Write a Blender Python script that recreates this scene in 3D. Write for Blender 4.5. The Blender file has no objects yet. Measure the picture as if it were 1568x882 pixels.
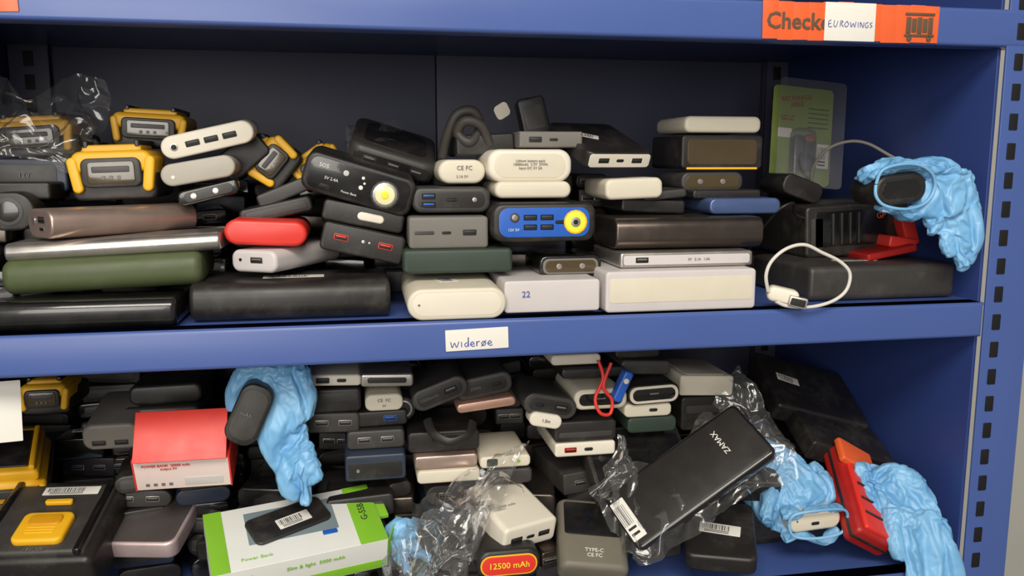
import bpy, math, random, bmesh
from mathutils import Vector, Matrix, noise
random.seed(7)
sc=bpy.context.scene
sc.view_settings.view_transform='Standard'
I4=Matrix.Identity(4)
def lin(c):
    c/=255.0
    return c/12.92 if c<=.04045 else ((c+.055)/1.055)**2.4
MC={}
def mat(name,rgb,rough=.45,metal=0,var=.12,bump=.15,scale=60,coat=0,spec=.5,dust=0):
    if name in MC: return MC[name]
    m=bpy.data.materials.new(name); m.use_nodes=True; nt=m.node_tree
    b=nt.nodes['Principled BSDF']
    c=[lin(k) for k in rgb]
    tc=nt.nodes.new('ShaderNodeTexCoord'); nz=nt.nodes.new('ShaderNodeTexNoise'); nz.inputs['Scale'].default_value=scale; nz.inputs['Detail'].default_value=4
    nt.links.new(tc.outputs['Object'],nz.inputs['Vector'])
    mx=nt.nodes.new('ShaderNodeMix'); mx.data_type='RGBA'
    mx.inputs[6].default_value=[k*(1-var) for k in c]+[1]; mx.inputs[7].default_value=[min(1,k*(1+var)) for k in c]+[1]
    nt.links.new(nz.outputs['Fac'],mx.inputs[0]); last=mx.outputs[2]
    if dust:
        n3=nt.nodes.new('ShaderNodeTexNoise'); n3.inputs['Scale'].default_value=22; n3.inputs['Detail'].default_value=8; n3.inputs['Roughness'].default_value=.7
        nt.links.new(tc.outputs['Object'],n3.inputs['Vector'])
        m3=nt.nodes.new('ShaderNodeMapRange'); m3.inputs[1].default_value=.5; m3.inputs[2].default_value=.75; m3.inputs[4].default_value=dust; nt.links.new(n3.outputs['Fac'],m3.inputs[0])
        x3=nt.nodes.new('ShaderNodeMix'); x3.data_type='RGBA'; x3.inputs[7].default_value=(.3,.28,.25,1); nt.links.new(m3.outputs[0],x3.inputs[0]); nt.links.new(last,x3.inputs[6]); last=x3.outputs[2]
    nt.links.new(last,b.inputs['Base Color'])
    mr=nt.nodes.new('ShaderNodeMapRange'); mr.inputs[3].default_value=max(.03,rough-.1); mr.inputs[4].default_value=rough+.14
    nt.links.new(nz.outputs['Fac'],mr.inputs[0]); nt.links.new(mr.outputs[0],b.inputs['Roughness'])
    b.inputs['Metallic'].default_value=metal
    b.inputs['Coat Weight'].default_value=coat
    b.inputs['Specular IOR Level'].default_value=spec
    if bump:
        n2=nt.nodes.new('ShaderNodeTexNoise'); n2.inputs['Scale'].default_value=1400; nt.links.new(tc.outputs['Object'],n2.inputs['Vector'])
        bp=nt.nodes.new('ShaderNodeBump'); bp.inputs['Strength'].default_value=bump; bp.inputs['Distance'].default_value=.0002
        nt.links.new(n2.outputs['Fac'],bp.inputs['Height']); nt.links.new(bp.outputs[0],b.inputs['Normal'])
    MC[name]=m; return m
BLK=mat('black_plastic',(33,30,29),.42,dust=.14)
BLG=mat('black_gloss_plastic',(22,21,21),.18,coat=.4,dust=.05)
DGR=mat('dark_grey_plastic',(56,53,51),.45,dust=.12)
GRY=mat('grey_plastic',(110,106,100),.5)
LGR=mat('light_grey_plastic',(168,162,150),.45)
WHT=mat('white_plastic',(222,214,198),.38,var=.04)
CRM=mat('cream_plastic',(212,203,184),.42,var=.05)
LAV=mat('cool_white_plastic',(200,193,192),.42,var=.04)
SIL=mat('silver_metal',(186,180,174),.3,.85)
BRZ=mat('bronze_metal',(190,166,154),.32,.75)
GUN=mat('gunmetal',(98,88,82),.28,.85)
GRN=mat('olive_plastic',(72,82,50),.5,dust=.08)
DGN=mat('dark_green_plastic',(44,58,48),.5)
RED=mat('red_plastic',(216,52,42),.38,var=.05)
DRD=mat('dark_red_plastic',(165,30,26),.4)
BLU=mat('blue_plastic',(36,92,185),.35)
NAV=mat('navy_plastic',(44,52,70),.4,dust=.1)
BMT=mat('blue_metal',(84,104,150),.35,.5)
YEL=mat('yellow_plastic',(234,176,30),.42,var=.06)
LEM=mat('lemon_plastic',(236,228,60),.4,var=.04)
ORG=mat('orange_tape',(230,98,50),.35,var=.1,scale=25)
PAP=mat('paper_label',(224,220,212),.7,var=.03,bump=.05)
INK=mat('ink',(34,34,38),.7,bump=0)
BIN=mat('blue_ink',(70,84,160),.7,bump=0)
CAV=mat('port_cavity',(8,8,9),.6,bump=0)
RSG=mat('rose_gold_metal',(214,170,150),.3,.6)
PNK=mat('pink_silver_metal',(206,184,184),.35,.5)
WIN=mat('lamp_lens',(235,230,180),.1,coat=1)
LIM=mat('lime_card',(128,186,44),.5,var=.04)
CRD=mat('backing_card',(128,146,70),.45,var=.2,scale=40)
COP=mat('copper_metal',(190,110,70),.35,.7)
AMB=mat('smoked_window',(74,62,40),.15,coat=.5)
STEEL=mat('blue_powder_coat',(70,92,154),.32,var=.06,bump=.1,scale=8)
PANEL=mat('dark_panel_steel',(78,80,100),.42,var=.2,bump=.1,scale=4)
SIDE=mat('side_panel_steel',(48,66,126),.42,var=.08,bump=.1,scale=5)
CBL=mat('white_cable_rubber',(212,206,196),.5)
GCB=mat('grey_cable_rubber',(140,136,128),.5)
STR=mat('dark_strap_rubber',(62,58,54),.55)
DARKS=[BLK,BLK,BLG,DGR,BLK,NAV,DGR,GUN]

def glove_mat():
    m=bpy.data.materials.new('blue_nitrile'); m.use_nodes=True; nt=m.node_tree; b=nt.nodes['Principled BSDF']
    tc=nt.nodes.new('ShaderNodeTexCoord'); nz=nt.nodes.new('ShaderNodeTexNoise'); nz.inputs['Scale'].default_value=35; nz.inputs['Detail'].default_value=3
    nt.links.new(tc.outputs['Object'],nz.inputs['Vector'])
    cr=nt.nodes.new('ShaderNodeValToRGB'); cr.color_ramp.elements[0].color=(lin(104),lin(162),lin(208),1); cr.color_ramp.elements[1].color=(lin(132),lin(186),lin(226),1)
    cr.color_ramp.elements[0].position=.35; cr.color_ramp.elements[1].position=.65
    nt.links.new(nz.outputs['Fac'],cr.inputs[0]); nt.links.new(cr.outputs[0],b.inputs['Base Color'])
    b.inputs['Roughness'].default_value=.4
    b.inputs['Subsurface Weight'].default_value=.08; b.inputs['Subsurface Scale'].default_value=.003
    return m
GLV=glove_mat()
def clear_mat():
    m=bpy.data.materials.new('clear_polythene'); m.use_nodes=True; nt=m.node_tree; nt.nodes.clear()
    out=nt.nodes.new('ShaderNodeOutputMaterial'); tr=nt.nodes.new('ShaderNodeBsdfTransparent'); tr.inputs[0].default_value=(.96,.96,.96,1)
    gl=nt.nodes.new('ShaderNodeBsdfGlossy'); gl.inputs['Roughness'].default_value=.14
    df=nt.nodes.new('ShaderNodeBsdfDiffuse'); df.inputs[0].default_value=(.75,.74,.72,1)
    lw=nt.nodes.new('ShaderNodeLayerWeight'); lw.inputs[0].default_value=.28
    mr=nt.nodes.new('ShaderNodeMapRange'); mr.inputs[3].default_value=.07; mr.inputs[4].default_value=.6; nt.links.new(lw.outputs['Fresnel'],mr.inputs[0])
    m1=nt.nodes.new('ShaderNodeMixShader'); nt.links.new(mr.outputs[0],m1.inputs[0]); nt.links.new(tr.outputs[0],m1.inputs[1]); nt.links.new(gl.outputs[0],m1.inputs[2])
    m2=nt.nodes.new('ShaderNodeMixShader'); m2.inputs[0].default_value=.04; nt.links.new(m1.outputs[0],m2.inputs[1]); nt.links.new(df.outputs[0],m2.inputs[2])
    nt.links.new(m2.outputs[0],out.inputs[0]); return m
CLR=clear_mat()

def rrect(w,h,r,n=5):
    r=max(1e-5,min(r,w/2-1e-6,h/2-1e-6)); P=[]
    for cx,cz,a0 in ((w/2-r,h/2-r,0),(-w/2+r,h/2-r,90),(-w/2+r,-h/2+r,180),(w/2-r,-h/2+r,270)):
        for k in range(n+1):
            a=math.radians(a0+90*k/n); P.append((cx+r*math.cos(a),cz+r*math.sin(a)))
    return P
RX=Matrix.Rotation(math.pi/2,4,'X')      # extrude along Z
RZ=Matrix.Rotation(-math.pi/2,4,'Z')     # extrude along X
def T(x,y,z): return Matrix.Translation((x,y,z))
def catmull(pts,k=8):
    cu=[Vector(p) for p in pts]; P=[]
    for i in range(len(cu)-1):
        p0=cu[max(0,i-1)];p1=cu[i];p2=cu[i+1];p3=cu[min(len(cu)-1,i+2)]
        for j in range(k):
            q=j/k; P.append(.5*((2*p1)+(-p0+p2)*q+(2*p0-5*p1+4*p2-p3)*q*q+(-p0+3*p1-3*p2+p3)*q**3))
    P.append(cu[-1]); return P
class B:
    def __init__(s): s.v=[];s.f=[];s.fm=[];s.mats=[]
    def add(s,V,F,m,M=I4):
        if m not in s.mats: s.mats.append(m)
        k=s.mats.index(m); o=len(s.v)
        for p in V: s.v.append(M@Vector(p))
        for f in F: s.f.append([i+o for i in f]); s.fm.append(k)
    def bar(s,w,h,d,r,m,M=I4,b=1.5,n=5):
        """rounded-rect section w x h (mm) centred on XZ, extruded d along +Y, edges rounded by b"""
        b=min(b,d*.45,min(w,h)*.45)
        V=[];F=[];N=4*(n+1)
        for c,i in ((0,b),(b*.12,b*.5),(b*.5,b*.12),(b,0),(d-b,0),(d-b*.5,b*.12),(d-b*.12,b*.5),(d,b)):
            for x,z in rrect(w-2*i,h-2*i,max(.05,r-i),n): V.append((x/1000,c/1000,z/1000))
        K=8
        for k in range(K-1):
            for j in range(N):
                F.append([k*N+j,k*N+(j+1)%N,(k+1)*N+(j+1)%N,(k+1)*N+j])
        F.append(list(range(N))); F.append([(K-1)*N+j for j in range(N)])
        s.add(V,F,m,M)
    def tube(s,pts,rad,m,M=I4,n=12,up=Vector((0,1,0)),smooth=False):
        V=[];F=[]
        if smooth:
            P=catmull(pts,4); rr=catmull([(a,b,0) for a,b in rad],4); rad=[(q.x,q.y) for q in rr]
        else: P=[Vector(p) for p in pts]
        P=[p/1000 for p in P]; L=len(P)
        for i,p in enumerate(P):
            t=(P[min(L-1,i+1)]-P[max(0,i-1)]).normalized()
            a=t.cross(up)
            if a.length<.05: a=t.cross(Vector((1,0,0)))
            a.normalize(); bb=a.cross(t).normalized()
            R0=rad[i] if isinstance(rad,list) else rad
            ra,rb=R0 if isinstance(R0,tuple) else (R0,R0)
            for k in range(n):
                q=2*math.pi*k/n
                V.append(p+(a*math.cos(q)*ra+bb*math.sin(q)*rb)/1000)
        for i in range(L-1):
            for k in range(n): F.append([i*n+k,i*n+(k+1)%n,(i+1)*n+(k+1)%n,(i+1)*n+k])
        F.append(list(range(n))[::-1]); F.append([(L-1)*n+k for k in range(n)])
        s.add(V,F,m,M)
    def text(s,t,size,m,M=I4,ext=.15,bold=0):
        """text readable from -Y, centred, size mm"""
        cu=bpy.data.curves.new('t','FONT'); cu.body=t; cu.size=size/1000; cu.align_x='CENTER'; cu.align_y='CENTER'; cu.extrude=ext/1000; cu.resolution_u=2; cu.offset=bold/1000
        o=bpy.data.objects.new('t',cu); sc.collection.objects.link(o)
        dg=bpy.context.evaluated_depsgraph_get(); me=bpy.data.meshes.new_from_object(o.evaluated_get(dg))
        s.add([v.co.copy() for v in me.vertices],[list(p.vertices) for p in me.polygons],m,M@RX)
        bpy.data.objects.remove(o); bpy.data.meshes.remove(me)
    def make(s,name,M=I4,sharp=.7):
        me=bpy.data.meshes.new(name)
        me.from_pydata([v for v in s.v],[],s.f)
        for m in s.mats: me.materials.append(m)
        me.polygons.foreach_set('material_index',s.fm)
        me.polygons.foreach_set('use_smooth',[True]*len(s.fm))
        bm=bmesh.new(); bm.from_mesh(me); bmesh.ops.recalc_face_normals(bm,faces=bm.faces); bm.to_mesh(me); bm.free()
        me.set_sharp_from_angle(angle=sharp)
        o=bpy.data.objects.new(name,me); sc.collection.objects.link(o); o.matrix_world=M
        return o

# ---- crumpled film: cloth-simulate growth against soft anchors (run first, x10 scale), then bake to mesh
SIMS=[]
def sim_obj(V,F,remesh,pin,shr,bend,m,seed):
    me=bpy.data.meshes.new('film'); me.from_pydata([Vector(v)*10 for v in V],[],F); o=bpy.data.objects.new('film',me); sc.collection.objects.link(o)
    if remesh:
        r=o.modifiers.new('r','REMESH'); r.mode='VOXEL'; r.voxel_size=remesh*10
        dg=bpy.context.evaluated_depsgraph_get(); m2=bpy.data.meshes.new_from_object(o.evaluated_get(dg)); o.modifiers.clear(); o.data=m2; me=m2
    me.materials.clear(); me.materials.append(m)
    g=o.vertex_groups.new(name='pin')
    for v in me.vertices:
        n0=noise.noise(v.co*3.2+Vector((seed*3.3,0,0))); 
        v.co+=Vector((noise.noise(v.co*4+Vector((7,seed,0))),noise.noise(v.co*4+Vector((0,seed,5))),noise.noise(v.co*4+Vector((1,3,seed)))))*.02
        g.add([v.index],max(.03,pin*(1+2.2*n0)),'REPLACE')
    c=o.modifiers.new('c','CLOTH'); s=c.settings; s.quality=6; s.mass=.15; s.tension_stiffness=15; s.compression_stiffness=15; s.shear_stiffness=5; s.bending_stiffness=bend
    s.shrink_min=shr; s.vertex_group_mass='pin'; s.pin_stiffness=1; s.effector_weights.gravity=.35; s.air_damping=3
    c.collision_settings.use_collision=False; c.collision_settings.use_self_collision=False
    return o
def glove(tubes,rims=(),pin=.15,shr=-.24,bend=.035,seed=0):
    b=B()
    for pts,rad in tubes: b.tube(pts,rad,GLV,n=20,smooth=True)
    SIMS.append(('nitrile_glove',[sim_obj(b.v,b.f,.0021,pin,shr,bend,GLV,seed)],rims,GLV))
def bag(sheets,pin=.12,shr=-.2,bend=.02):
    os=[]
    for c00,c10,c11,c01,amp,seed,bulge in sheets:
        n=50; V=[];F=[]; a,bb,c,d=[Vector(k)/1000 for k in (c00,c10,c11,c01)]
        nrm=(bb-a).cross(d-a).normalized()
        for j in range(n+1):
            for i in range(n+1):
                s,t=i/n,j/n
                p=a*(1-s)*(1-t)+bb*s*(1-t)+c*s*t+d*(1-s)*t
                q=Vector((s*2.2+seed*7,t*2.2,seed)); r=1-abs(noise.noise(q))*2.4
                off=(r-.3)*amp/1000+math.sin(math.pi*s)*math.sin(math.pi*t)*bulge/1000
                V.append(p+nrm*off+(bb-a).normalized()*noise.noise(q*1.3+Vector((9,0,0)))*amp*.9/1000+(d-a).normalized()*noise.noise(q*1.4+Vector((0,9,3)))*amp*.9/1000)
        for j in range(n):
            for i in range(n):
                k=j*(n+1)+i; F.append([k,k+1,k+n+2,k+n+1])
        os.append(sim_obj(V,F,0,pin,shr,bend,CLR,seed))
    SIMS.append(('clear_plastic_bag',os,(),CLR))
glove([
 ([(436,22,1108),(448,22,1119),(470,22,1123),(496,20,1121),(518,20,1116),(534,18,1106)],[(4,14),(6,18),(7,20),(9,20),(10,18),(6,12)]),
 ([(494,18,1114),(508,14,1102),(516,12,1084),(520,8,1066),(520,4,1050)],[(12,14),(22,12),(21,11),(17,9),(10,6)]),
 ([(492,14,1104),(496,10,1086),(498,8,1070),(494,6,1060)],[(8,8),(9,7),(7,6),(4,4)]),
 ([(526,14,1108),(531,10,1088),(533,6,1066),(531,2,1044)],[(9,10),(10,8),(9,7),(6,5)]),
 ([(524,8,1070),(522,2,1052),(525,0,1036)],[(10,7),(8,6),(6,5)]),
 ([(512,8,1064),(508,2,1050),(510,0,1042)],[(8,6),(7,5),(4,4)]),
 ([(446,14,1085),(470,15,1083),(488,14,1090),(498,14,1102)],[(2.5,8),(3,10),(4,11),(6,10)])],
 rims=[([(436,4,1104),(440,2,1116),(456,0,1121),(474,0,1120),(488,2,1112),(492,4,1100),(484,4,1088),(466,3,1083),(446,4,1086),(437,4,1094),(436,4,1104)],1.5)],seed=1)
glove([
 ([(-92,62,954),(-76,62,955),(-60,62,955),(-44,64,953)],[(7,10),(9,12),(9,12),(7,10)]),
 ([(-64,60,952),(-64,54,930),(-62,50,908),(-56,46,888),(-52,42,876)],[(20,10),(22,10),(20,9),(17,8),(13,7)]),
 ([(-88,60,952),(-98,60,938),(-100,58,925)],[(9,8),(8,6),(5,4)]),
 ([(-62,44,888),(-64,38,872),(-60,36,858)],[(8,6),(7,6),(5,4)]),
 ([(-52,42,885),(-50,38,866),(-52,34,850)],[(8,6),(7,6),(5,4)]),
 ([(-44,44,890),(-38,40,874),(-36,38,862)],[(8,6),(7,6),(5,4)]),
 ([(-46,58,952),(-41,54,935),(-40,52,916)],[(8,8),(7,6),(4,4)])],seed=2)
glove([
 ([(412,44,800),(404,54,808),(392,72,822),(378,88,836),(364,98,844)],[(31,10),(34,13),(33,15),(26,13),(16,8)]),
 ([(382,84,834),(368,72,828),(360,62,818)],[(11,9),(9,7),(6,5)]),
 ([(386,60,822),(374,48,808),(370,40,798)],[(10,8),(8,6),(5,5)]),
 ([(432,50,808),(438,62,820),(434,78,830)],[(8,8),(9,8),(7,6)]),
 ([(382,36,803),(412,32,808),(440,36,804)],[(4,7),(4,8),(4,7)]),
 ([(384,34,786),(412,32,782),(440,34,786)],[(3,6),(3,6),(3,6)])],
 rims=[([(383,24,797),(388,22,806),(412,20,809),(436,22,807),(442,24,797),(436,22,785),(412,20,782),(388,22,785),(383,24,797)],1.5)],seed=3)
glove([
 ([(470,66,824),(488,56,824),(508,46,820),(524,34,812)],[(10,8),(15,12),(18,12),(12,10)]),
 ([(496,48,822),(504,30,806),(511,14,790),(514,0,770)],[(20,10),(27,12),(28,12),(24,10)]),
 ([(480,58,822),(474,44,808),(476,32,796)],[(9,8),(8,7),(5,5)]),
 ([(500,0,778),(496,-10,760),(494,-16,744)],[(11,8),(9,7),(7,6)]),
 ([(514,-2,774),(512,-12,756),(512,-17,736)],[(11,8),(10,7),(7,6)]),
 ([(526,0,780),(530,-9,762),(529,-15,742)],[(9,8),(8,7),(6,6)]),
 ([(488,26,800),(484,12,784),(484,2,768)],[(10,9),(9,8),(6,6)])],seed=4)
glove([
 ([(22,46,806),(34,44,810),(48,42,808)],[(9,8),(12,9),(7,6)]),([(40,38,804),(48,32,796),(58,28,790)],[(6,6),(5,5),(4,4)]),([(28,40,804),(32,32,794),(38,26,784)],[(6,6),(5,5),(4,4)])],seed=5)
bag([((12,4,778),(78,-8,790),(138,54,866),(40,66,826),18,1.3,12),((20,14,790),(70,2,776),(120,40,850),(50,54,846),14,4.4,6),((70,22,812),(104,28,826),(158,74,874),(96,80,850),12,6.6,4)])
bag([((226,-16,790),(372,-14,866),(342,48,918),(205,50,838),7,2.2,9),((334,-5,868),(374,0,862),(347,60,935),(314,50,905),9,8.2,3),((205,50,838),(230,-10,800),(250,20,830),(235,70,875),9,3.9,5)],shr=-.16)
bag([((-312,120,1122),(-205,115,1125),(-212,165,1192),(-300,165,1188),12,3.7,12)])
bag([((-10,100,1130),(60,96,1120),(66,160,1150),(0,165,1168),8,3.1,5)])
for fr in range(1,25): sc.frame_set(fr)
dg=bpy.context.evaluated_depsgraph_get()
BK=[]
for name,os,rims,m in SIMS:
    b=B()
    for o in os:
        n=bpy.data.meshes.new_from_object(o.evaluated_get(dg))
        b.add([v.co/10 for v in n.vertices],[list(p.vertices) for p in n.polygons],m); bpy.data.meshes.remove(n)
    for pts,rd in rims: b.tube(catmull(pts,6),rd,GLV,n=10)
    BK.append((name,b))
for name,os,rims,m in SIMS:
    for o in os: bpy.data.objects.remove(o)
sc.frame_set(1)
for name,b in BK:
    o=b.make(name,sharp=3.1)
    ss=o.modifiers.new('subdivision','SUBSURF'); ss.levels=1; ss.render_levels=1

def barcode(b,w,h,M,seed=1):
    """paper label w x h lying in local XZ plane facing -Y with bars"""
    b.bar(w,h,.3,.6,PAP,M@T(0,-.0002,0),b=.05,n=2)
    R=random.Random(seed); x=-w*.42
    while x<w*.25:
        t=R.choice((.35,.5,.8)); b.bar(t,h*.5,.1,.05,INK,M@T(x/1000,-.0003,h*.12/1000),b=.02,n=1); x+=t+R.choice((.5,.8,1.1))
    for k in range(2): b.bar(w*.6,h*.06,.1,.05,INK,M@T(-w*.08/1000,-.0003,(-h*.22-k*h*.14)/1000),b=.02,n=1)
def feats(b,F,w,h,d,M=I4):
    for f in F:
        k=f[0]
        if k=='usb':
            x,z=f[1:3]; c=f[3] if len(f)>3 else GRY
            b.bar(11.5,5,.5,.8,SIL if c is GRY else c,M@T(x/1000,-.0003,z/1000),b=.2,n=2)
            b.bar(10.3,3.9,.5,.5,CAV,M@T(x/1000,-.0005,z/1000),b=.1,n=2)
            b.bar(8.6,1.3,.5,.2,c,M@T(x/1000,-.0007,(z+.7)/1000),b=.1,n=1)
        elif k=='c':
            x,z=f[1:3]
            b.bar(8.5,3.4,.5,1.7,GRY,M@T(x/1000,-.0003,z/1000),b=.2,n=3)
            b.bar(7.5,2.4,.5,1.2,CAV,M@T(x/1000,-.0005,z/1000),b=.1,n=3)
        elif k=='dot':
            x,z,r,m=f[1:5]; b.bar(r*2,r*2,.7,r,m,M@T(x/1000,(-.0005-(f[5] if len(f)>5 else 0)),z/1000),b=.15,n=4)
        elif k=='txt':
            _,s,size,x,z,m=f[:6]; b.text(s,size,m,M@T(x/1000,-.0008-(f[6] if len(f)>6 else 0),z/1000))
        elif k=='panel':
            _,x,z,pw,ph,r,m=f[:7]; b.bar(pw,ph,1,r,m,M@T(x/1000,-.0003-(f[7] if len(f)>7 else 0),z/1000),b=.25,n=5)
        elif k=='lab':
            _,x,z,pw,ph=f[:5]; barcode(b,pw,ph,M@T(x/1000,0,z/1000),int(abs(x)*7+pw))
        elif k=='toplab':
            _,x,y,pw,ph,a=f; barcode(b,pw,ph,M@T(x/1000,y/1000,h/2000)@Matrix.Rotation(math.radians(a),4,'Z')@Matrix.Rotation(-math.pi/2,4,'X'),int(pw*3+x))
        elif k=='toppanel':
            _,x,y,pw,ph,r,m=f; b.bar(pw,ph,.5,r,m,M@T(x/1000,y/1000,(h/2-.1)/1000)@RX,b=.2,n=4)
        elif k=='toptxt':
            _,s,size,x,y,m,a=f; b.text(s,size,m,M@T(x/1000,y/1000,(h/2+.1)/1000)@Matrix.Rotation(math.radians(a),4,'Z')@Matrix.Rotation(-math.pi/2,4,'X'))
def place(x,y,z,tilt=0,yaw=0,pitch=0):
    r=math.radians
    return T(x/1000,y/1000,z/1000)@Matrix.Rotation(r(yaw),4,'Z')@Matrix.Rotation(r(-tilt),4,'Y')@Matrix.Rotation(r(pitch),4,'X')
def pb(x,y,z,w,h,d,m,r=None,tilt=0,yaw=0,pitch=0,F=(),b=2,kind='Y',name='power_bank'):
    o=B()
    if r is None: r=h/2
    if kind=='Y': o.bar(w,h,d,r,m,b=b,n=7)
    elif kind=='X': o.bar(d,h,w,r,m,T(-w/2000,d/2000,0)@RZ,b=b,n=7)
    else: o.bar(w,d,h,r,m,T(0,d/2000,-h/2000)@RX,b=b,n=7)
    feats(o,F,w,h,d)
    return o.make(name,place(x,y,z,tilt,yaw,pitch))

# ------------------------------------------------ room + shelving
def box(b,x0,x1,y0,y1,z0,z1,m,bv=1):
    b.bar((x1-x0)*1000,(z1-z0)*1000,(y1-y0)*1000,.8,m,T((x0+x1)/2,y0,(z0+z1)/2),b=bv,n=2)
fl=B(); box(fl,-2,2.2,-3,.8,-.05,0,mat('concrete_floor',(120,118,112),.6,scale=6)); fl.make('floor')
wl=B(); box(wl,-2,2.2,.5,.6,0,2.6,mat('painted_wall',(190,188,180),.7,scale=4)); wl.make('wall_back')
u=B(); XL,XR,YB=-.36,.548,.382
for z in (.25,.5,.75,1.0,1.25,1.5):
    box(u,XL,XR,.002,YB,z-.003,z,STEEL,.4)
    box(u,XL,XR+(.03 if z>1.1 else -.001),-.0,.022,z-.031,z,STEEL,3)
box(u,XL,.1012,YB,YB+.004,.1,1.75,PANEL,.5); box(u,.1028,XR,YB,YB+.004,.1,1.75,PANEL,.5); box(u,.09,.115,YB+.004,YB+.006,.1,1.75,CAV,.3)
box(u,XR,XR+.003,.01,YB,.1,1.75,SIDE,.5); box(u,XL-.003,XL,.01,YB,.1,1.75,SIDE,.5)
for x0,x1 in ((XR+.0005,XR+.045),(XL-.045,XL-.0005)):
    box(u,x0,x1,.0005,.003,0,1.8,STEEL,.6)
box(u,XR+.042,XR+.045,.003,.04,0,1.8,STEEL,1); box(u,XL-.045,XL-.042,.003,.04,0,1.8,STEEL,1)
for x0,x1 in ((.516,XR),(XL,-.318)):
    box(u,x0,x1,YB-.012,YB-.009,0,1.8,PANEL,1); box(u,x0,x0+.003,YB-.012,YB,0,1.8,PANEL,1)
z=.3
while z<1.7:
    box(u,.5565,.5645,-.0002,.002,z,z+.014,CAV,.1)
    box(u,.527,.537,YB-.0126,YB-.011,z,z+.016,CAV,.1)
    box(u,-.343,-.333,YB-.0126,YB-.011,z,z+.016,CAV,.1)
    z+=.025
u.make('shelving_unit')
def lab(name,x,z,w,h,m,tilt,F,y=-.0009):
    b=B(); b.bar(w,h,.5,.6,m,b=.1,n=2); feats(b,F,w,h,.5); return b.make(name,place(x,y*1000,z,tilt))
def scribble(b,pts,M,m=BIN,r=.35):
    b.tube([(q.x,q.y,q.z) for q in catmull([(x,0,z) for x,z in pts],5)],r,m,M,n=6)
sl=B(); sl.bar(50,17,.5,.6,PAP,b=.1,n=2)
for pts in ([(-20,0),(-19,-4.5),(-17,-1),(-15.5,-4.5),(-13.5,0)],[(-11.5,-.5),(-11.5,-4.5)],[(-7,-1),(-9,-2.5),(-8,-4.5),(-6.5,-3),(-6,3),(-6,-4.5)],[(-4.5,-2.8),(-1.5,-2.5),(-3,-.8),(-4.5,-3),(-2.5,-4.6),(-1,-4)],[(.5,-.5),(.5,-4.5),(1,-1.5),(3,-.8)],[(6,-.8),(4.3,-2.5),(6,-4.5),(7.8,-2.5),(6,-.8)],[(4.2,-5),(8,-.2)],[(9.3,-2.8),(12.3,-2.5),(10.8,-.8),(9.3,-3),(11.3,-4.6),(13,-4)]):
    scribble(sl,pts,T(-.001,-.0002,-.001))
sl.make('shelf_label',place(94,-1,985,1.5))
FI=mat('faded_ink',(92,74,58),.6)
t=B()
for k in range(12):
    x=-73+k*13; t.bar(13.6,30+random.uniform(-1,.6),.35,.3,ORG,T(x/1000,random.uniform(-.0003,0),random.uniform(-.5,.5)/1000)@Matrix.Rotation(random.uniform(-.02,.02),4,'Y'),b=.1,n=1)
t.text('Checke',18,FI,T(-.049,-.0008,-.001),bold=.3)
t.bar(45,30,.3,.3,PAP,T(-.004,-.001,0),b=.1,n=1)
Mq=T(-.004,-.0013,-.002)
for pts in ([(-17,3),(-19,2),(-19,-2),(-16,-2)],[(-19,0),(-17,.5)],[(-14,3),(-14.5,-1),(-12.5,-2),(-11,2.5)],[(-9,-2),(-8.5,2.5),(-6.5,2),(-8,.5),(-6,-2)],[(-3,2.5),(-5,0),(-3.5,-2),(-1.5,0),(-3,2.5)],[(0,2),(1,-2),(2.5,1),(4,-2),(5,2.5)],[(7,2),(7,-2)],[(9,-2),(9,2),(11.5,-2),(12,2)],[(16,2),(13.5,1),(14,-2),(16,-1.5),(15.5,0)],[(19.5,2),(17.5,1),(19.5,-1),(17.5,-2)]):
    scribble(t,pts,Mq,BIN,.28)
for k in range(5): t.bar(4.2,13-(k%2)*2,.3,.3,FI,T((49+k*5)/1000,-.0009,-.001),b=.1,n=1)
t.bar(27,2,.3,.3,FI,T(.059,-.0011,.008),b=.1,n=1); t.bar(27,2,.3,.3,FI,T(.059,-.0011,-.009),b=.1,n=1)
for k in (0,1): t.bar(4.5,4.5,.4,2.2,FI,T(.050+k*.018,-.0011,-.0115),b=.1,n=4)
t.make('inspection_tape',place(404,-1.0,1235,0))
lab('warning_tape',-226,1237,14,26,ORG,2,[])

# ------------------------------------------------ upper shelf
pb(-115,90,1141,75,19,60,WHT,tilt=13,pitch=4,F=[('usb',-12,0,DGR),('usb',3,0,DGR),('usb',18,0,DGR),('dot',-27,0,3.2,SIL),('dot',-27,0,2.2,CAV,.0003)])
pb(-122,80,1116,59,18,60,LGR,tilt=10,F=[('dot',-20,-2,1.6,WHT)])
pb(-116,88,1098,50,13,45,BLG,r=5,tilt=14,F=[('panel',0,0,40,8,4,DGR),('dot',-12,0,2.5,SIL,.0004),('dot',6,0,2.5,SIL,.0004)],name='blister_packed_charger')
pb(-232,45,1077,42,22,118,BRZ,r=10,yaw=-50,tilt=0,F=[('usb',4,3,DGR),('dot',-10,2,3,SIL),('c',4,-4)])
pb(-178,35,1059,154,14,60,SIL,r=7,tilt=2.5,kind='X')
pb(-186,30,1039,142,26,70,GRN,r=11,tilt=2,kind='X',b=6,pitch=3)
pb(-206,8,1012,150,22,90,BLG,r=8,kind='X',b=4,tilt=0)
pb(-48,20,1016,152,30,85,BLK,r=12,kind='X',b=4,F=[('toplab',0,35,48,14,2)])
pb(-78,45,1045,42,18,100,LAV,r=7,yaw=-29,F=[('usb',3,1,GRY),('dot',-12,1,1.3,CAV)],b=3)
pb(-68,48,1067,64,20,75,RED,tilt=-3,b=3)
pb(-62,82,1083,60,13,50,BLK,r=4,tilt=12,F=[('panel',0,0,50,6,2,DGR)])
pb(-55,90,1098,48,12,50,DGR,r=3,tilt=22)
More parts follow.
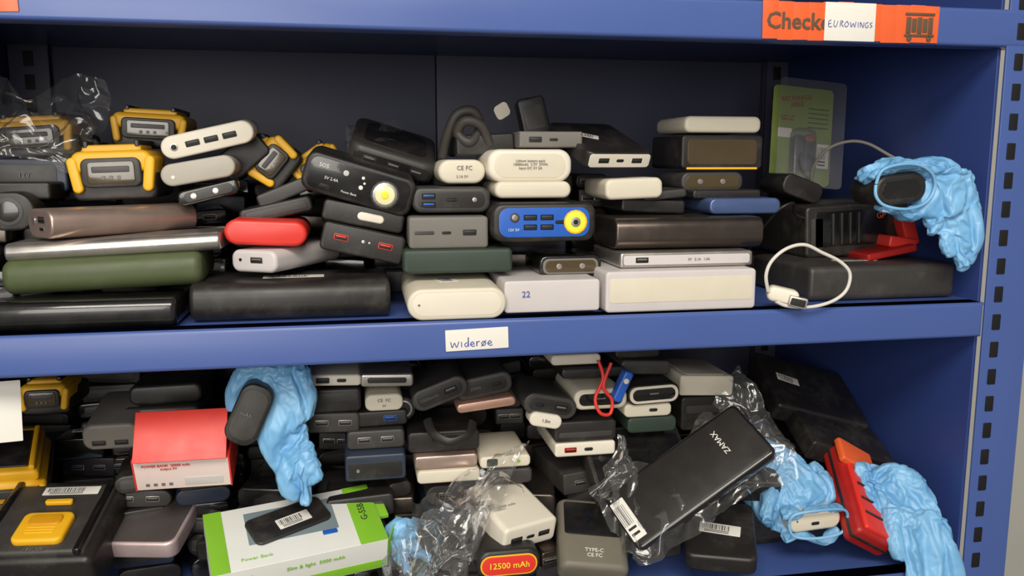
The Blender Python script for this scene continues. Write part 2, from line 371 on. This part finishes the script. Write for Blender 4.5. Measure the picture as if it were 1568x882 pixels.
pb(6,48,1105,90,32,60,BLK,r=9,tilt=-17,pitch=6,b=3,F=[('panel',0,0,82,26,7,BLG),('dot',22,-2,11.5,DGR,.0004),('dot',22,-2,10,SIL,.0008),('dot',22,-2,8,WIN,.0012),('dot',22,-2,3.2,LEM,.0016),('txt','SOS',4.5,-30,7,PAP),('txt','5V 2.4A',3.4,-22,-2,PAP),('txt','Power Bank',2.6,-6,-9,PAP),('c',-26,-9),('dot',2,6,1.3,PAP),('dot',4,2,1,PAP),('dot',2,-2,1.8,PAP),('panel',-12,6,5,5,2.4,PAP)],name='lantern_power_bank')
pb(9,52,1079,66,17,70,BLK,r=4,tilt=-12,F=[('panel',6,0,22,7,3.5,SIL),('panel',6,0,20.5,5.5,2.7,WHT,.0003)])
pb(8,45,1058,67,23,75,BLK,r=4,tilt=-13,F=[('usb',-18,1,RED),('usb',18,1,RED),('dot',0,1,1.5,SIL),('dot',5,1,1,SIL)])
pb(34,90,1121,76,18,90,DGR,r=12,tilt=-17,pitch=18,kind='Z',b=5,F=[('panel',0,-1,66,10,4,BLG),('usb',-19,-1,GRY),('usb',2,-1,GRY),('usb',22,-1,GRY),('toppanel',0,46,56,64,12,BLK)])
pb(91,60,1115,40,20,60,CRM,F=[('txt','CE FC',5,2,3,GRY),('txt','2.1A 5V',3,0,-4,GRY)],b=3)
pb(147,50,1120,72,27,75,WHT,r=11,b=4,F=[('panel',0,0,60,20,9,CRM),('txt','Lithium battery pack\n10000mAh  3.7V  37Wh\nInput DC 5V 2A',3,0,1,GRY,.0003)])
pb(149,46,1100,65,14,75,CRM,r=6.5,b=3)
pb(81,50,1092,65,21,75,DGR,r=8,b=3,F=[('panel',0,0,55,13,5,BLK),('usb',-19,3,BLU),('usb',-19,-4,BLU),('c',0,0),('dot',19,0,2,SIL,.0004)])
pb(77,38,1066,65,26,80,GRY,r=3,F=[('c',-2,0),('usb',17,0,DGR),('panel',-20,0,16,3,1,DGR)])
pb(84,33,1043,90,20,85,DGN,r=4,b=3)
pb(79,1,1013,78,25,110,CRM,r=12,b=2.5,pitch=2,F=[('panel',0,0,70,18,9,WHT),('toplab',-4,40,16,18,10),('dot',-30,0,1,GRY)])
pb(155,30,1074,88,32,80,BLK,r=10,b=4,F=[('panel',0,0,76,24,8,BLU),('usb',-12,4,DGR),('usb',-12,-4,DGR),('usb',2,4,DGR),('usb',2,-4,DGR),('c',13,0),('dot',-25,4,4,DGR,.0003),('dot',-25,4,2.5,SIL,.0006),('txt','12V 5V',3.2,-26,-6,PAP),('dot',26,0,10,YEL,.0004),('dot',26,0,8.8,LEM,.0007),('dot',26,0,4.2,SIL,.001),('dot',26,0,2,CAV,.0013)],name='car_jump_starter')
pb(180,40,1036,54,18,60,BLG,r=6,F=[('panel',0,0,48,13,5,GRY),('panel',0,0,44,10,4,AMB,.0003),('dot',-10,0,2.4,SIL,.0006),('dot',10,0,2.4,SIL,.0006)])
pb(157,8,1016,79,26,95,LAV,r=3,b=1.5,F=[('txt','22',7,-22,2,BIN)])
pb(266,5,1018,131,34,90,LAV,r=3.5,b=2,F=[('panel',0,1,124,20,2,CRM)])
pb(276,20,1042,118,13,80,SIL,r=2.5,F=[('panel',0,0,112,8,2,LAV),('usb',-40,0,GRY),('txt','5V   2.1A   1.0A',3,10,0,GRY)])
pb(283,30,1063,133,26,70,GUN,r=9,kind='X',b=2)
pb(241,58,1100,52,18,70,CRM,r=6,tilt=2,b=3)
pb(170,72,1142,56,14,70,GRY,r=1.5,F=[('usb',-14,0,DGR),('c',2,0)])
pb(116,92,1138,52,18,70,BLK,r=3,tilt=3)
pb(230,66,1124,68,15,75,BLK,r=7,kind='Z',b=2,yaw=18,pitch=22,tilt=0,F=[('panel',0,0,64,12,3,WHT),('usb',-17,0,DGR),('c',0,0),('usb',18,0,DGR),('toplab',-10,40,18,10,-30)])
pb(169,130,1158,26,50,18,BLK,r=4,tilt=12,pitch=-8,F=[('panel',0,6,18,22,3,DGR)],name='wall_charger')
pb(338,95,1157,75,15,75,CRM,r=6,b=3)
pb(338,95,1132,80,31,80,BLK,r=4,F=[('panel',0,0,68,23,4,AMB),('panel',0,-15,70,2,1,YEL)])
pb(326,88,1105,60,17,60,DGR,r=7,F=[('panel',0,0,52,11,5,AMB),('dot',-12,0,2.5,SIL,.0004),('dot',10,0,2.5,SIL,.0004)])
pb(345,58,1084,68,14,70,BMT,r=6)
pb(265,75,1084,60,12,60,BLK,r=3,tilt=-3); pb(275,72,1094,40,8,50,DGR,r=3,tilt=5)
pb(335,75,1094,66,8,60,BLK,r=3)
pb(435,120,1097,44,20,50,BLK,r=8,tilt=-20)
pb(466,28,1016.2,144,31,110,DGR,r=6,b=4,kind='X',F=[('toplab',-5,40,42,10,0)],name='laptop_power_pack')
o=B(); o.bar(108,50,90,5,BLK,b=3); feats(o,[('panel',-6,2,76,34,3,BLG),('panel',-42,-2,12,30,2,DGR)],100,52,90); o.text('GP',8,ORG,T(.024,-.0016,.012))
for k in range(4): o.bar(2,30,1.5,.5,DGR,T((-26+k*9)/1000,-.002,.002),b=.3)
o.bar(30,11,40,2,RED,T(.036,-.02,-.014)@Matrix.Rotation(.2,4,'Y'),b=2); o.bar(52,7,44,2,DRD,T(.018,-.03,-.021)@Matrix.Rotation(-.12,4,'Y'),b=2); o.bar(14,30,30,3,RED,T(.049,-.012,-.004)@Matrix.Rotation(-.3,4,'Y'),b=2)
o.make('battery_charger',place(478,92,1058.5,3))
def cable(name,pts,r,m,extra=None):
    b=B(); b.tube(catmull(pts),r,m,n=10)
    if extra: extra(b)
    return b.make(name)
def usbplug(b):
    M=place(352,-4,1012,-12,-20)
    b.bar(26,13,14,5,WHT,M,b=3); b.bar(15,9,10,1,SIL,M@T(.012,-.004,-.002),b=.6); b.bar(12,6,10,1,CAV,M@T(.012,-.0046,-.002),b=.3)
cable('usb_cable',[(340,0,1016),(336,-3,1030),(340,-4,1042),(352,-5,1052),(368,-5,1055),(385,-4,1048),(402,-4,1040),(411,-5,1030),(408,-6,1016),(395,-7,1007),(375,-8,1003),(355,-6,1004),(345,-5,1008)],1.5,CBL,usbplug)
cable('charging_cable',[(480,180,1085),(470,165,1115),(476,150,1135),(492,140,1143),(508,130,1141),(522,110,1128),(532,90,1118)],1.6,GCB)
cable('adapter_cable',[(370,110,1030),(372,80,1060),(378,60,1080),(392,60,1086),(405,80,1075),(430,100,1068)],1.3,BLK)
cable('black_strap',[(80,110,1128),(84,100,1148),(92,95,1164),(106,95,1166),(112,98,1152),(102,92,1140),(92,95,1148),(98,90,1158),(112,90,1154),(120,95,1138)],4.4,STR)
b=B(); b.bar(15,13,1,4,WHT,b=.4); b.make('paper_tag',place(134,110,1168,30,20))

def tool_battery(x,y,z,w,h,d,tilt=0,yaw=0,pitch=0):
    b=B()
    b.bar(w,h*.62,d,h*.16,BLK,T(0,.004,-h*.17/1000),b=3)
    b.bar(w*.96,h*.42,d*.8,h*.2,YEL,T(0,0,h*.27/1000),b=4)
    b.bar(w*.7,h*.2,d*.6,h*.09,YEL,T(0,.006,h*.5/1000),b=2)
    for s in (-1,1):
        b.bar(h*.2,h*.7,d*.5,h*.1,YEL,T(s*w*.43/1000,-.001,h*.02/1000)@Matrix.Rotation(s*.14,4,'Y'),b=2)
        b.bar(4,h*.16,d*.9,1.5,BLK,T(s*w*.3/1000,.006,h*.6/1000),b=1)
    b.bar(w*.7,h*.56,3,h*.14,BLK,T(0,-.0025,h*.06/1000),b=1)
    b.bar(w*.56,h*.42,2,h*.08,AMB,T(0,-.0032,h*.06/1000),b=.6)
    b.bar(w*.44,h*.12,1.5,1,DGR,T(0,-.0036,h*.12/1000),b=.4)
    for k in range(3): b.bar(w*.04,h*.08,1.2,.5,GRY,T((k-1)*w*.09/1000,-.0038,-h*.04/1000),b=.2)
    return b.make('tool_battery',place(x,y,z,tilt,yaw,pitch))
tool_battery(-272,160,1142,70,34,80,4)
tool_battery(-174,155,1150,64,32,80,-3)
tool_battery(-192,98,1112,66,42,70,2)
tool_battery(-66,125,1122,40,36,60,50)
tool_battery(-28,140,1118,44,30,60,35)
pb(-92,120,1128,44,26,50,BLK,r=5,tilt=40)
pb(-267,125,1112,66,28,70,NAV,r=4,F=[('panel',0,0,50,18,3,BLK),('txt','12V',6,0,0,GRY,.0005)],name='battery_case')
pb(-262,70,1085,38,30,60,BLK,r=15,F=[('dot',0,0,11,DGR),('dot',0,0,8,BLG,.0005)],name='headlamp')
pb(-262,90,1100,50,14,50,BLK,r=3)
b=B(); b.bar(70,104,1.2,5,CRD,b=.4)
b.bar(26,54,12,8,CLR,T(-.002,-.013,-.02),b=3); b.bar(11,38,9,4.5,BLK,T(.004,-.012,-.02),b=1); b.bar(11.2,9,9,4.5,COP,T(.004,-.0121,-.004),b=1); b.bar(11,38,9,4.5,BLK,T(-.009,-.012,-.02),b=1)
b.text('RECHARGE\nABLE',7,DRD,T(-.008,-.001,.036)@Matrix.Rotation(-.15,4,'Y')); b.text('2x AA  1.2V\n2000 mAh',3.4,DRD,T(-.018,-.001,.018)); barcode(b,14,26,T(.025,-.001,-.02),4); b.bar(16,10,.4,1,PAP,T(-.02,-.0006,.002),b=.1)
for k in range(5): b.bar(24,1,.3,.3,DGN,T(.018,-.0005,(.030-.005*k)),b=.05)
b.bar(76,112,.4,5,CLR,T(.002,-.016,0),b=.1)
b.make('blister_pack',place(473,196,1150,-5,0,-8))

# filler heaps
def heap(name,rows,zb):
    b=B(); R=random.Random(len(name)*13+5)
    for (x0,x1,y0,y1,top) in rows:
        x=x0
        while x<x1-20:
            w=R.uniform(52,78); w=min(w,x1-x); z=zb; base=True
            while True:
                h=R.uniform(12,24)
                if z+h>top: break
                ww=w*R.uniform(.78,.98); d=(y1-y0)*R.uniform(.75,.98)
                r=R.choice((2,3,h/2,5)); m=R.choice(DARKS)
                M=T((x+w/2+R.uniform(-4,4))/1000,(y0+R.uniform(0,9))/1000,(z+h/2)/1000)@Matrix.Rotation(R.uniform(-.22,.22),4,'Z')@Matrix.Rotation(0 if base else R.uniform(-.07,.07),4,'Y')
                b.bar(ww,h,d,min(r,h/2),m,M,b=1.6,n=4); base=False
                q=R.random()
                if h>13:
                    if q<.3: feats(b,[('usb',-ww*.2,0,GRY),('usb',ww*.2,0,GRY)],ww,h,d,M)
                    elif q<.5: feats(b,[('panel',0,0,ww*.8,h*.5,2,DGR)],ww,h,d,M)
                    elif q<.62: feats(b,[('toplab',0,d*.3,26,10,5)],ww,h,d,M)
                z+=h+.2
            x+=w+1
    return b.make(name)
heap('power_bank_pile',[(-340,-110,150,245,1096),(-110,10,150,245,1080),(10,250,150,245,1112),(250,370,180,260,1088),(372,520,200,290,1040),
  (-340,-60,255,365,1105),(-60,280,255,365,1105),(280,510,265,365,1060),(-340,-240,105,148,1072)],1000.3)

# ------------------------------------------------ lower shelf
heap('power_bank_heap',[(-345,-215,205,300,860),(-215,-110,165,260,896),(-110,0,170,260,925),(0,170,170,260,935),(170,310,175,260,930),(310,400,180,260,900),(400,530,220,300,830),
  (-345,0,270,365,930),(0,330,270,365,945),(330,530,305,365,850),
  (-215,-110,98,160,872),(-110,-45,82,160,850),(-45,50,76,160,843),(50,180,78,165,840),(180,310,78,165,850),(310,400,112,175,852),
  (-270,-210,0,60,768),(-100,80,62,76,775),(80,180,36,74,790),(180,310,64,76,800),(350,520,75,170,790),
  (-210,-80,10,60,775),(-80,80,2,60,772),(90,240,2,34,766),(250,400,14,60,768)],750.3)
tool_battery(-266,120,920,40,28,60,0)
b=B(); b.bar(24,46,.4,.5,PAP,b=.1); b.make('paper_slip',place(-262,28,937,0,10,-10))
pb(-168,128,918,62,18,80,BLK,r=7,b=3,tilt=1); pb(-172,124,900,66,15,80,DGR,r=6,b=3)
pb(-208,100,890,46,24,70,GRY,r=9,b=3,pitch=10,F=[('usb',-10,-5,DGR),('usb',8,-5,DGR)])
b=B(); b.bar(74,30,44,.8,mat('pale_card',(226,206,200),.6,var=.03),b=.5); b.bar(75.5,1.5,45,.3,RED,T(0,-.0005,.015),b=.3)
for s in (-1,1): b.bar(1.4,31,44.5,.3,RED,T(s*.0372,-.0004,0),b=.3)
b.bar(72,42,1,.3,RED,T(0,.012,.030)@Matrix.Rotation(-.9,4,'X'),b=.3)
b.text('POWER BANK  20000 mAh\n    output 5V',3.2,RED,T(-.012,-.0006,.008)); feats(b,[('panel',16,-8,30,8,1,LAV)],74,30,44)
for k in range(4): b.bar(3,3,.4,.4,GRY,T((-28+k*6)/1000,-.0002,-.010),b=.1)
b.make('phone_accessory_carton',place(-142,52,871,0,0,20))
pb(-19,80,936,45,10,70,WHT,r=3,F=[('usb',-10,0,DGR),('c',6,0)],tilt=-2); pb(-20,80,918,46,21,75,BLK,r=4,F=[('panel',0,3,40,8,2,DGR)])
pb(-21,80,898,45,18,75,DGR,r=4,F=[('usb',-10,0,GRY),('usb',10,0,GRY)],tilt=-2)
pb(26,80,934,46,12,60,SIL,r=3,tilt=-2,F=[('panel',0,0,34,5,2,BLK)]); pb(23,80,914,33,15,60,CRM,r=6,F=[('txt','CE  FC',4,0,2,GRY),('txt','5V',3,0,-3,GRY)])
pb(18,82,899,50,14,75,BLK,r=3,F=[('usb',10,0,BLU)],tilt=1); pb(15,76,882,50,17,75,DGR,r=4,F=[('usb',-10,0,GRY),('usb',10,0,GRY)])
pb(14,66,860,52,24,80,NAV,r=3,pitch=4,F=[('panel',0,-2,46,14,2,BLK),('dot',-15,-2,1.5,SIL,.0004)])
pb(72,78,920,52,20,70,DGR,tilt=20,F=[('panel',0,0,42,13,6,BLK),('usb',10,0,GRY),('txt','10000mAh',4,-10,0,GRY,.0005)])
pb(113,88,922,52,20,70,DGR,r=8,tilt=10,F=[('panel',0,0,42,12,5,BLK),('c',12,0),('txt','20000',4,-8,0,GRY,.0005)])
pb(114,80,907,54,9,70,RSG,r=4,tilt=6)
pb(170,68,906,50,20,70,DGR,tilt=-12,F=[('panel',0,0,40,12,6,BLK),('c',-10,0),('usb',10,0,GRY)])
pb(165,64,894,30,13,20,WHT,r=6,tilt=-12,F=[('txt','1.5m',4,0,0,INK)],name='paper_tag')
for x,z,t in ((218,909,0),(269,911,2)):
    pb(x,72,z,50,19,75,CRM if x<250 else BLK,r=8,tilt=t,F=[('panel',0,0,47,16,7.5,CRM),('panel',0,0,41,11,5,BLG,.0003),('usb',0,0,GRY)])
pb(265,76,895,46,13,75,CRM,r=5,F=[('c',5,0)]); pb(270,78,880,48,15,75,DGN,r=5)
pb(202,100,940,48,10,60,WHT,r=4); pb(218,96,928,62,10,70,BLK,r=4); pb(270,98,930,50,14,70,DGR,r=5,tilt=-3); pb(262,100,945,44,12,60,BLK,r=4)
pb(332,98,909,55,20,75,CRM,r=3,F=[('toppanel',0,30,40,50,3,CRM)],tilt=-3); pb(340,104,880,62,34,75,BLK,r=4,F=[('panel',0,4,52,8,2,DGR)])
pb(340,125,945,60,14,70,BLK,r=4,F=[('dot',-5,0,2,RED)])
pb(203,68,881,58,19,80,BLK,r=4,F=[('panel',0,-3,50,5,2,DGR)]); pb(203,68,864,57,13,80,WHT,r=3,F=[('usb',-14,0,RED),('c',3,0)])
pb(129,68,857,46,11,70,CRM,r=4,F=[('panel',-12,0,10,7,2,DGN),('dot',12,0,1.5,LIM)]); pb(129,70,842,50,14,70,DGR,r=4)
pb(76,70,860,56,12,75,BRZ,r=3); pb(78,68,847,56,12,75,CRM,r=4); pb(75,78,876,64,19,75,BLK,r=4,F=[('panel',4,3,30,6,2,BLG)])
pb(-62,60,820,52,18,60,BLK,r=4,tilt=-4,yaw=8); pb(-105,40,808,60,18,50,BLG,r=4,tilt=6,yaw=-12,F=[('toplab',0,20,30,10,4)]); pb(0,62,826,58,20,50,BLK,r=4,tilt=3,F=[('panel',0,0,40,8,2,DGR)])
pb(40,88,905,22,22,30,BLK,r=10.5,F=[('dot',0,0,8,SIL),('dot',0,0,6.5,CAV,.0004)],name='wrist_watch')
cable('red_lanyard',[(212,62,948),(216,60,932),(208,56,915),(212,54,902),(222,56,900),(224,58,912),(216,58,925),(224,62,945)],1.6,RED)
pb(236,62,922,9,30,12,BLU,r=3,tilt=-25,F=[('dot',0,6,2.5,WHT)],name='usb_stick')
b=B(); b.tube(catmull([(60,75,898),(64,60,890),(78,52,884),(94,56,888),(100,68,896)]),(4,1.5),BLK); b.make('rubber_wristband')
pb(258,48,822,100,15,72,BLK,r=2,pitch=40,yaw=6,F=[('toppanel',0,36,92,64,2,BLG),('toppanel',-36,40,8,8,3.9,SIL)],name='leather_wallet')
def frame(o,xa,ya):
    x=Vector(xa).normalized(); y=Vector(ya); y=(y-x*y.dot(x)).normalized(); z=x.cross(y)
    return Matrix(((x.x,y.x,z.x,o[0]/1000),(x.y,y.y,z.y,o[1]/1000),(x.z,y.z,z.z,o[2]/1000),(0,0,0,1)))
MS=frame((281,14,852),(102,-5,70),(-13,44,30))
b=B(); b.bar(144,60,13,6,BLG,MS@T(0,0,-.0065)@RX,b=3)
b.bar(138,54,.6,5,mat('satin_black',(40,37,35),.3),MS@T(0,0,.0062)@RX,b=.2)
barcode(b,13,40,MS@T(-.064,-.002,.007)@Matrix.Rotation(-math.pi/2,4,'X'),9); b.text('ZAMAX',7,PAP,MS@T(.04,.006,.0072)@Matrix.Rotation(math.pi/2,4,'Z')@Matrix.Rotation(-math.pi/2,4,'X'))
b.make('laptop_power_bank')
pb(142,20,808,54,24,68,WHT,r=5,b=3,yaw=22,pitch=14,F=[('usb',-14,-1,DGR),('c',0,-1),('usb',14,-1,DGR),('toptxt','20000 mAh',4,-8,30,GRY,0)])
pb(120,2,792,54,26,60,BLK,r=11,b=4,F=[('panel',0,0,48,18,8.5,YEL),('panel',0,0,45.5,15.5,7.4,RED,.0004),('txt','12500 mAh',7.4,0,0,LEM,.0006)])
pb(192,0,777,60,24,70,mat('taupe_plastic',(108,102,90),.5),r=8,b=5,tilt=-6,yaw=-8,pitch=30,F=[('usb',14,-2,DGR),('toppanel',0,48,50,34,3,BLG),('toptxt','TYPE-C\nCE FC',5,0,14,PAP,0),('toplab',-8,48,12,20,20)])
pb(306,-2,776,62,18,75,BLK,r=8,kind='Z',b=3,yaw=-22,pitch=18,F=[('toplab',0,36,36,13,-6)])
pb(412,28,795,52,19,70,CRM,r=8.5,tilt=3,b=3,F=[('dot',-18,2,1,GRY),('c',0,-2)])
pb(392,70,782,90,26,80,DGR,r=4,yaw=20,pitch=10)
pb(480,140,850,112,22,90,BLK,r=5,kind='Z',b=4,tilt=-16,pitch=26,F=[('toplab',-28,50,26,12,-8)],name='laptop_battery')
pb(486,90,825,100,22,60,BLK,r=4,tilt=-18,pitch=20)
pb(355,60,815,70,24,60,BLK,r=4,yaw=-15,pitch=20)
pb(462,6,1100,50,27,40,BLK,r=13,tilt=6,b=4,F=[('panel',0,0,36,15,7,BLG)])
pb(-86,36,922,27,52,20,BLK,r=11,tilt=-25,F=[('panel',0,0,21,43,9,DGR),('txt','mAh',5,-2,0,GRY,.0005)])
pb(46,26,780,60,16,50,BLK,r=4,yaw=10)
# green/white carton
MB=place(-46,8,799,2,13,18)
WC=mat('white_card',(218,219,214),.5,var=.03)
b=B(); b.bar(138,30,72,.8,WC,MB,b=.5)
b.bar(22,72,.5,.5,LIM,MB@T(.0575,.036,.0149)@RX,b=.1); b.bar(.6,30,72,.2,LIM,MB@T(.0692,0,0),b=.1); b.bar(136,8,.5,.3,LIM,MB@T(0,-.0003,-.01),b=.1)
b.bar(72,38,.5,.5,mat('printed_grey',(120,134,140),.4),MB@T(-.002,.044,.0149)@RX,b=.1); b.bar(66,32,3,6,BLK,MB@T(-.004,.044,.015)@Matrix.Rotation(.25,4,'Z')@RX,b=1.5)
barcode(b,28,12,MB@T(0,.042,.0182)@Matrix.Rotation(.25,4,'Z')@Matrix.Rotation(-math.pi/2,4,'X'),3)
b.bar(12,5,.4,1,BLU,MB@T(.026,.022,.0152)@RX,b=.1)
b.bar(14,72,.5,.3,LIM,MB@T(-.062,.036,.0149)@RX,b=.1)
b.text('G-55B',8,INK,MB@T(.057,.038,.0156)@Matrix.Rotation(math.pi/2,4,'Z')@Matrix.Rotation(-math.pi/2,4,'X'))
b.text('Power Bank',5,LIM,MB@T(-.034,.010,.0152)@Matrix.Rotation(-math.pi/2,4,'X')); b.text('Slim & light  5000 mAh',5,LIM,MB@T(.01,-.0006,.006)); b.text('D-66A',5,LIM,MB@T(-.045,-.0006,.006))
b.bar(1,26,30,.3,LIM,MB@T(.0702,.002,-.001)@Matrix.Rotation(-.5,4,'Z'),b=.2); b.bar(7,18,34,3,CAV,MB@T(.072,.026,-.002),b=1); b.bar(10,4,30,1,LIM,MB@T(.073,.03,.012),b=.4)
b.make('power_bank_carton')
pb(-188,66,801,72,16,82,PNK,r=9,kind='Z',b=2.5,yaw=-12,pitch=16,F=[('toppanel',0,41,67,77,7,mat('space_grey',(104,96,94),.28,.5)),('toplab',6,48,34,9,6)])
Mc=place(-258,38,796,0,-6,18)
b=B(); b.bar(100,40,98,7,BLK,Mc,b=5); b.bar(86,8,82,5,DGR,Mc@T(0,.006,.020),b=3)
b.bar(40,34,7,6,YEL,Mc@T(.004,.030,.0225)@RX,b=2.5); b.bar(26,12,3,4,mat('amber_plastic',(208,146,20),.4),Mc@T(.004,.036,.028)@RX,b=1.2)
for k in range(3): b.bar(22,1.4,1.2,.6,YEL,Mc@T(.004,.022+k*.003,.029)@RX,b=.4)
b.bar(22,5,4,2,YEL,Mc@T(.004,.062,.024)@RX,b=1)
for s in (-1,1): b.bar(6,6,86,2,BLG,Mc@T(s*.038,.004,.024),b=1.5)
barcode(b,46,10,Mc@T(.008,.078,.0245)@Matrix.Rotation(-math.pi/2,4,'X'),6); b.text('18V XR',5,GRY,Mc@T(.004,.008,.0245)@Matrix.Rotation(-math.pi/2,4,'X'))
b.make('tool_battery_charger')
b=B(); Mt=place(-300,118,828,-4,14,14)
b.bar(60,46,86,14,YEL,Mt,b=8); b.bar(48,12,76,5,YEL,Mt@T(0,.004,.025),b=3); b.bar(38,22,6,7,BLK,Mt@T(-.002,-.003,-.008),b=2); b.bar(63,5,80,2,BLK,Mt@T(0,.002,.012),b=1.5)
b.bar(30,3,60,1.4,BLK,Mt@T(0,.012,.031),b=1)
for s in (-1,1): b.bar(6,44,12,3,YEL,Mt@T(s*.027,-.006,0),b=2.5); b.bar(5,5,70,2,YEL,Mt@T(s*.018,.006,.033),b=1.5)
b.bar(28,8,4,3,DGR,Mt@T(0,-.005,.014),b=1)
for k in range(4): b.bar(3,14,2,1,DGR,Mt@T((-12+k*7)/1000,-.0045,-.008),b=.5)
b.make('cordless_drill_battery')
b=B(); Mr=place(458,12,776,-30,6,38)
b.bar(48,22,100,6,DRD,Mr,b=4); b.bar(40,6,80,3,RED,Mr@T(.002,.004,.012),b=2); b.bar(46,8,26,3,ORG,Mr@T(-.004,.076,.013),b=2); b.bar(50,3,102,1,BLK,Mr@T(0,-.001,0),b=.8)
for k in range(3): b.bar(30,1.5,2,.5,BLK,Mr@T(0,.02+k*.016,.0155),b=.3)
b.make('battery_pouch')

# ------------------------------------------------ light + camera
def area(name,loc,tgt,sx,sy,e,col):
    l=bpy.data.lights.new(name,'AREA'); l.shape='RECTANGLE'; l.size=sx; l.size_y=sy; l.energy=e; l.color=col
    o=bpy.data.objects.new(name,l); sc.collection.objects.link(o); o.location=loc
    o.rotation_euler=(Vector(tgt)-Vector(loc)).to_track_quat('-Z','Y').to_euler(); return o
area('ceiling_light',(-.2,-1.5,2.35),(.1,.1,1.0),1.4,.6,37,(1,.95,.84))
area('window_light',(-.7,-2.4,1.45),(.1,.1,1.0),1.3,1.2,34,(1,.96,.89))
w=bpy.data.worlds.new('w'); sc.world=w; w.use_nodes=True; w.node_tree.nodes['Background'].inputs[0].default_value=(.9,.86,.82,1); w.node_tree.nodes['Background'].inputs[1].default_value=.28
f=1300.0
cam=bpy.data.cameras.new('camera'); co=bpy.data.objects.new('camera',cam); sc.collection.objects.link(co)
co.location=(0,-.65,1.124); co.rotation_euler=(math.pi/2-math.radians(8.53),0,-math.radians(10.64))
cam.sensor_width=36; cam.lens=36*f/1568; cam.clip_start=.01
sc.camera=co
